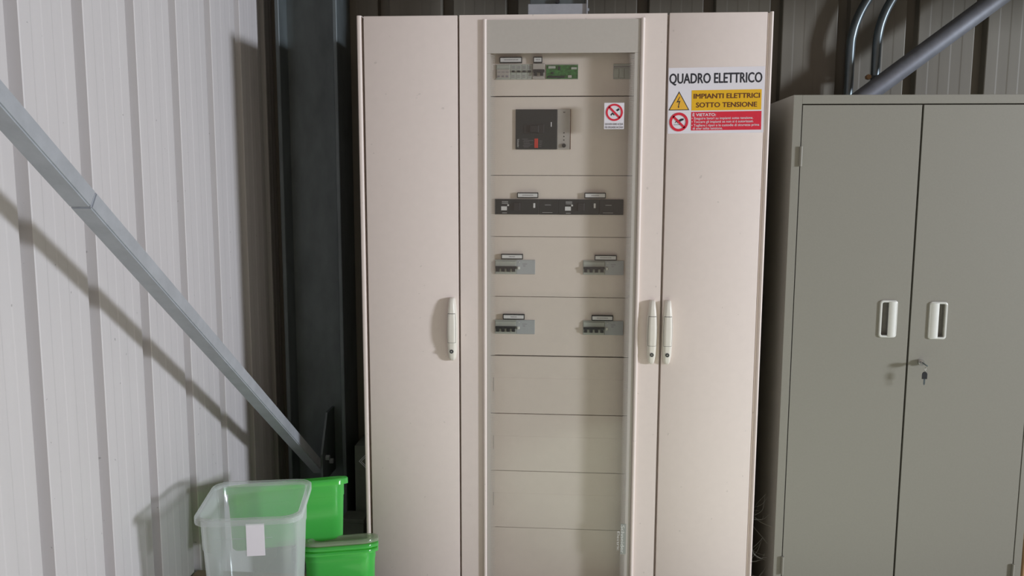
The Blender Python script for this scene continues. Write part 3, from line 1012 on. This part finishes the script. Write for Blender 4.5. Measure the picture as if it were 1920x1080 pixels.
obj('strap', tube(nb(), [(1.111 + 0.0195 * math.cos(R(a)), YC + 0.0195 * math.sin(R(a)), 1.903) for a in range(180, 361, 15)], 0.004, 8), M['pipe'], cl, 60)
obj('bolt', tube(nb(), [(1.078, 3.32, 1.9015), (1.078, 3.300, 1.9015)], 0.0095, 6), M['carton_brown'], cl)
obj('bolt', tube(nb(), [(1.140, 3.32, 1.905), (1.140, 3.285, 1.905)], 0.006, 6), M['chrome'], cl)
obj('cross_bar', bx(1.072, 1.146, 3.308, 3.313, 1.897, 1.907), M['conduit'], cl)

# ------------------------------------------------------------------ bins on a low planked platform
pf = empty('low_platform', (-0.86, 2.05, 0), 'low weathered wooden platform under the plastic bins by the left wall', 'platform')
PZ = 0.285
k = 0
yy = 1.60
while yy < 2.50:
    obj('plank', bx(-1.182, -0.57, yy, yy + 0.112, PZ - 0.022, PZ, 0.002, 1), M['wood'], pf)
    yy += 0.1165
for xx in (-1.17, -0.89, -0.612):
    obj('bearer', bx(xx, xx + 0.04, 1.60, 2.53, 0.0, PZ - 0.0225, 0.002, 1), M['wood'], pf)

def bin_mesh(w, d, h, taper, r=0.045, t=0.0022, lip=0.012, lip_h=0.014):
    """open-topped tapered bin, base centred on the origin"""
    n = 6
    def lp(iw, z):
        hw, hd = w / 2 - iw, d / 2 - iw
        rr = max(0.006, min(r, hw * 0.9, hd * 0.9))
        pts = []
        for cx, cy, a0 in ((hw - rr, hd - rr, 0), (-hw + rr, hd - rr, 90), (-hw + rr, -hd + rr, 180), (hw - rr, -hd + rr, 270)):
            for q in range(n + 1):
                a = R(a0 + 90 * q / n)
                pts.append((cx + rr * math.cos(a), cy + rr * math.sin(a), z))
        return pts
    bm = nb()
    at = lambda z: lip + taper * (1 - z / h)
    loops = [lp(at(0) + 0.008, 0.0), lp(at(0), 0.008), lp(at(h * 0.72), h * 0.72), lp(at(h * 0.72) - 0.0016, h * 0.722),
             lp(lip, h - 0.010), lp(lip - 0.002, h - 0.006), lp(0.002, h - 0.006),
             lp(0.0012, h - lip_h - 0.004), lp(0.0, h - lip_h - 0.004), lp(0.0, h - 0.002), lp(0.002, h), lp(lip - 0.002, h),
             lp(lip + t, h - 0.006), lp(at(h * 0.72) + t, h * 0.72), lp(at(0.01) + t, 0.010), lp(at(0) + 0.010, t)]
    loop_loft(bm, loops, 0, True, True)
    return bm
def make_bin(name, loc, rz, tilt, w, d, h, taper, m, label, cat='bin', group=None, lip=0.012, lip_h=0.014):
    r = empty(name, loc, label, cat, group)
    r.rotation_euler = Euler((R(tilt), 0, R(rz)), 'XYZ')
    o = obj('tub', bin_mesh(w, d, h, taper, lip=lip, lip_h=lip_h), m, r, 50, local=True)
    return r
b1 = make_bin('clear_bin', (-0.872, 2.244, PZ), 11, 0, 0.282, 0.296, 0.356, 0.016, M['clear_bin'],
              'open frosted clear plastic bin with a white label, in front of the green bin')
c = bx(-0.004, 0.043, -0.1385, -0.1365, 0.247, 0.337)
for v in c.verts:
    v.co.y += 0.012 * (1 - v.co.z / 0.356) * 1.15 + 0.0012
obj('paper_label', c, M['sign_white'], b1, local=True)
c = nb()
tube(c, [(-0.085, -0.1322, 0.296), (0.062, -0.1322, 0.296)], 0.0012, 6)
obj('moulded_line', c, M['clear_bin'], b1, local=True)

stack_loc = Vector((-0.690, 2.437, PZ))
for i, (m, nm, lab) in enumerate(((M['green_bin'], 'green_bin', 'bright green bin at the bottom of the nested stack, lowest rim'),
                                  (M['green_bin'], 'green_bin', 'bright green bin nested second in the stack, middle rim'),
                                  (M['clear_tray'], 'clear_bin', 'clear bin nested on top of the lower green stack, topmost rim'))):
    make_bin(nm, (stack_loc.x, stack_loc.y + 0.003 * i, PZ + 0.017 + 0.0145 * i), 15, -14, 0.228, 0.125, 0.105, 0.004, m, lab, group='nested bins on the platform', lip=0.009 + 0.0042 * i, lip_h=0.006)
make_bin('green_bin', (-0.866, 2.485, 0.400), 20, -15, 0.375, 0.12, 0.190, 0.010, M['green_bin'],
         'tall bright green translucent bin standing on the nested stack')

# ------------------------------------------------------------------ dim boxes in the gap beside the column
hb = empty('hazard_box', (-0.77, 3.27, 0), 'tall dark box with a diamond mark in the shadow behind the cream cabinet', 'box')
obj('carton', bx(-0.838, -0.705, 3.19, 3.36, 0, 0.492, 0.003, 1), M['carton'], hb)
c = nb()
for s, a in ((0.034, 0), (0.026, 1)):
    o_, i_ = s, s - 0.004
    q = [(-0.788, 0.43 + o_), (-0.788 + o_, 0.43), (-0.788, 0.43 - o_), (-0.788 - o_, 0.43)]
    p_ = [(-0.788, 0.43 + i_), (-0.788 + i_, 0.43), (-0.788, 0.43 - i_), (-0.788 - i_, 0.43)]
    for k in range(4):
        prism(c, [q[k], q[(k + 1) % 4], p_[(k + 1) % 4], p_[k]], 'y', 3.1885, 3.1898)
obj('diamond_mark', c, M['ink_pale'], hb)
lb = empty('low_carton', (-0.79, 3.14, 0), 'low flat dark carton on the floor between column and cream cabinet', 'box')
obj('carton', bx(-0.868, -0.785, 3.10, 3.18, 0, 0.228, 0.002, 1), M['carton'], lb)
obj('lid', bx(-0.871, -0.782, 3.097, 3.184, 0.214, 0.230, 0.002, 1), M['carton'], lb)
bb = empty('brown_carton', (1.66, 2.9, 0), 'brown carton on the floor at the right edge beside the grey cabinet', 'box')
obj('carton', bx(1.505, 1.80, 2.82, 3.10, 0, 0.34, 0.003, 1), M['carton_brown'], bb)
obj('flap', bx(1.507, 1.798, 2.818, 2.958, 0.341, 0.345), M['carton_brown'], bb)

# ------------------------------------------------------------------ cobweb between the two cabinets
c = nb()
for k in range(26):
    a = Vector((random.uniform(0.609, 0.625), random.uniform(2.80, 2.88), random.uniform(0.14, 0.42)))
    b = Vector((random.uniform(0.645, 0.686), random.uniform(2.80, 2.90), a.z + random.uniform(-0.09, 0.06)))
    mid = (a + b) / 2 + Vector((random.uniform(-0.015, 0.015), 0, random.uniform(-0.02, 0.012)))
    tube(c, smooth_path([a, mid, b], 4), 0.00022, 3)
cw = obj('cobweb', c, M['web'])
tag(cw, 'wispy pale cobweb strands in the gap between the two cabinets', 'cobweb', kind='stuff')

bpy.context.view_layer.update()
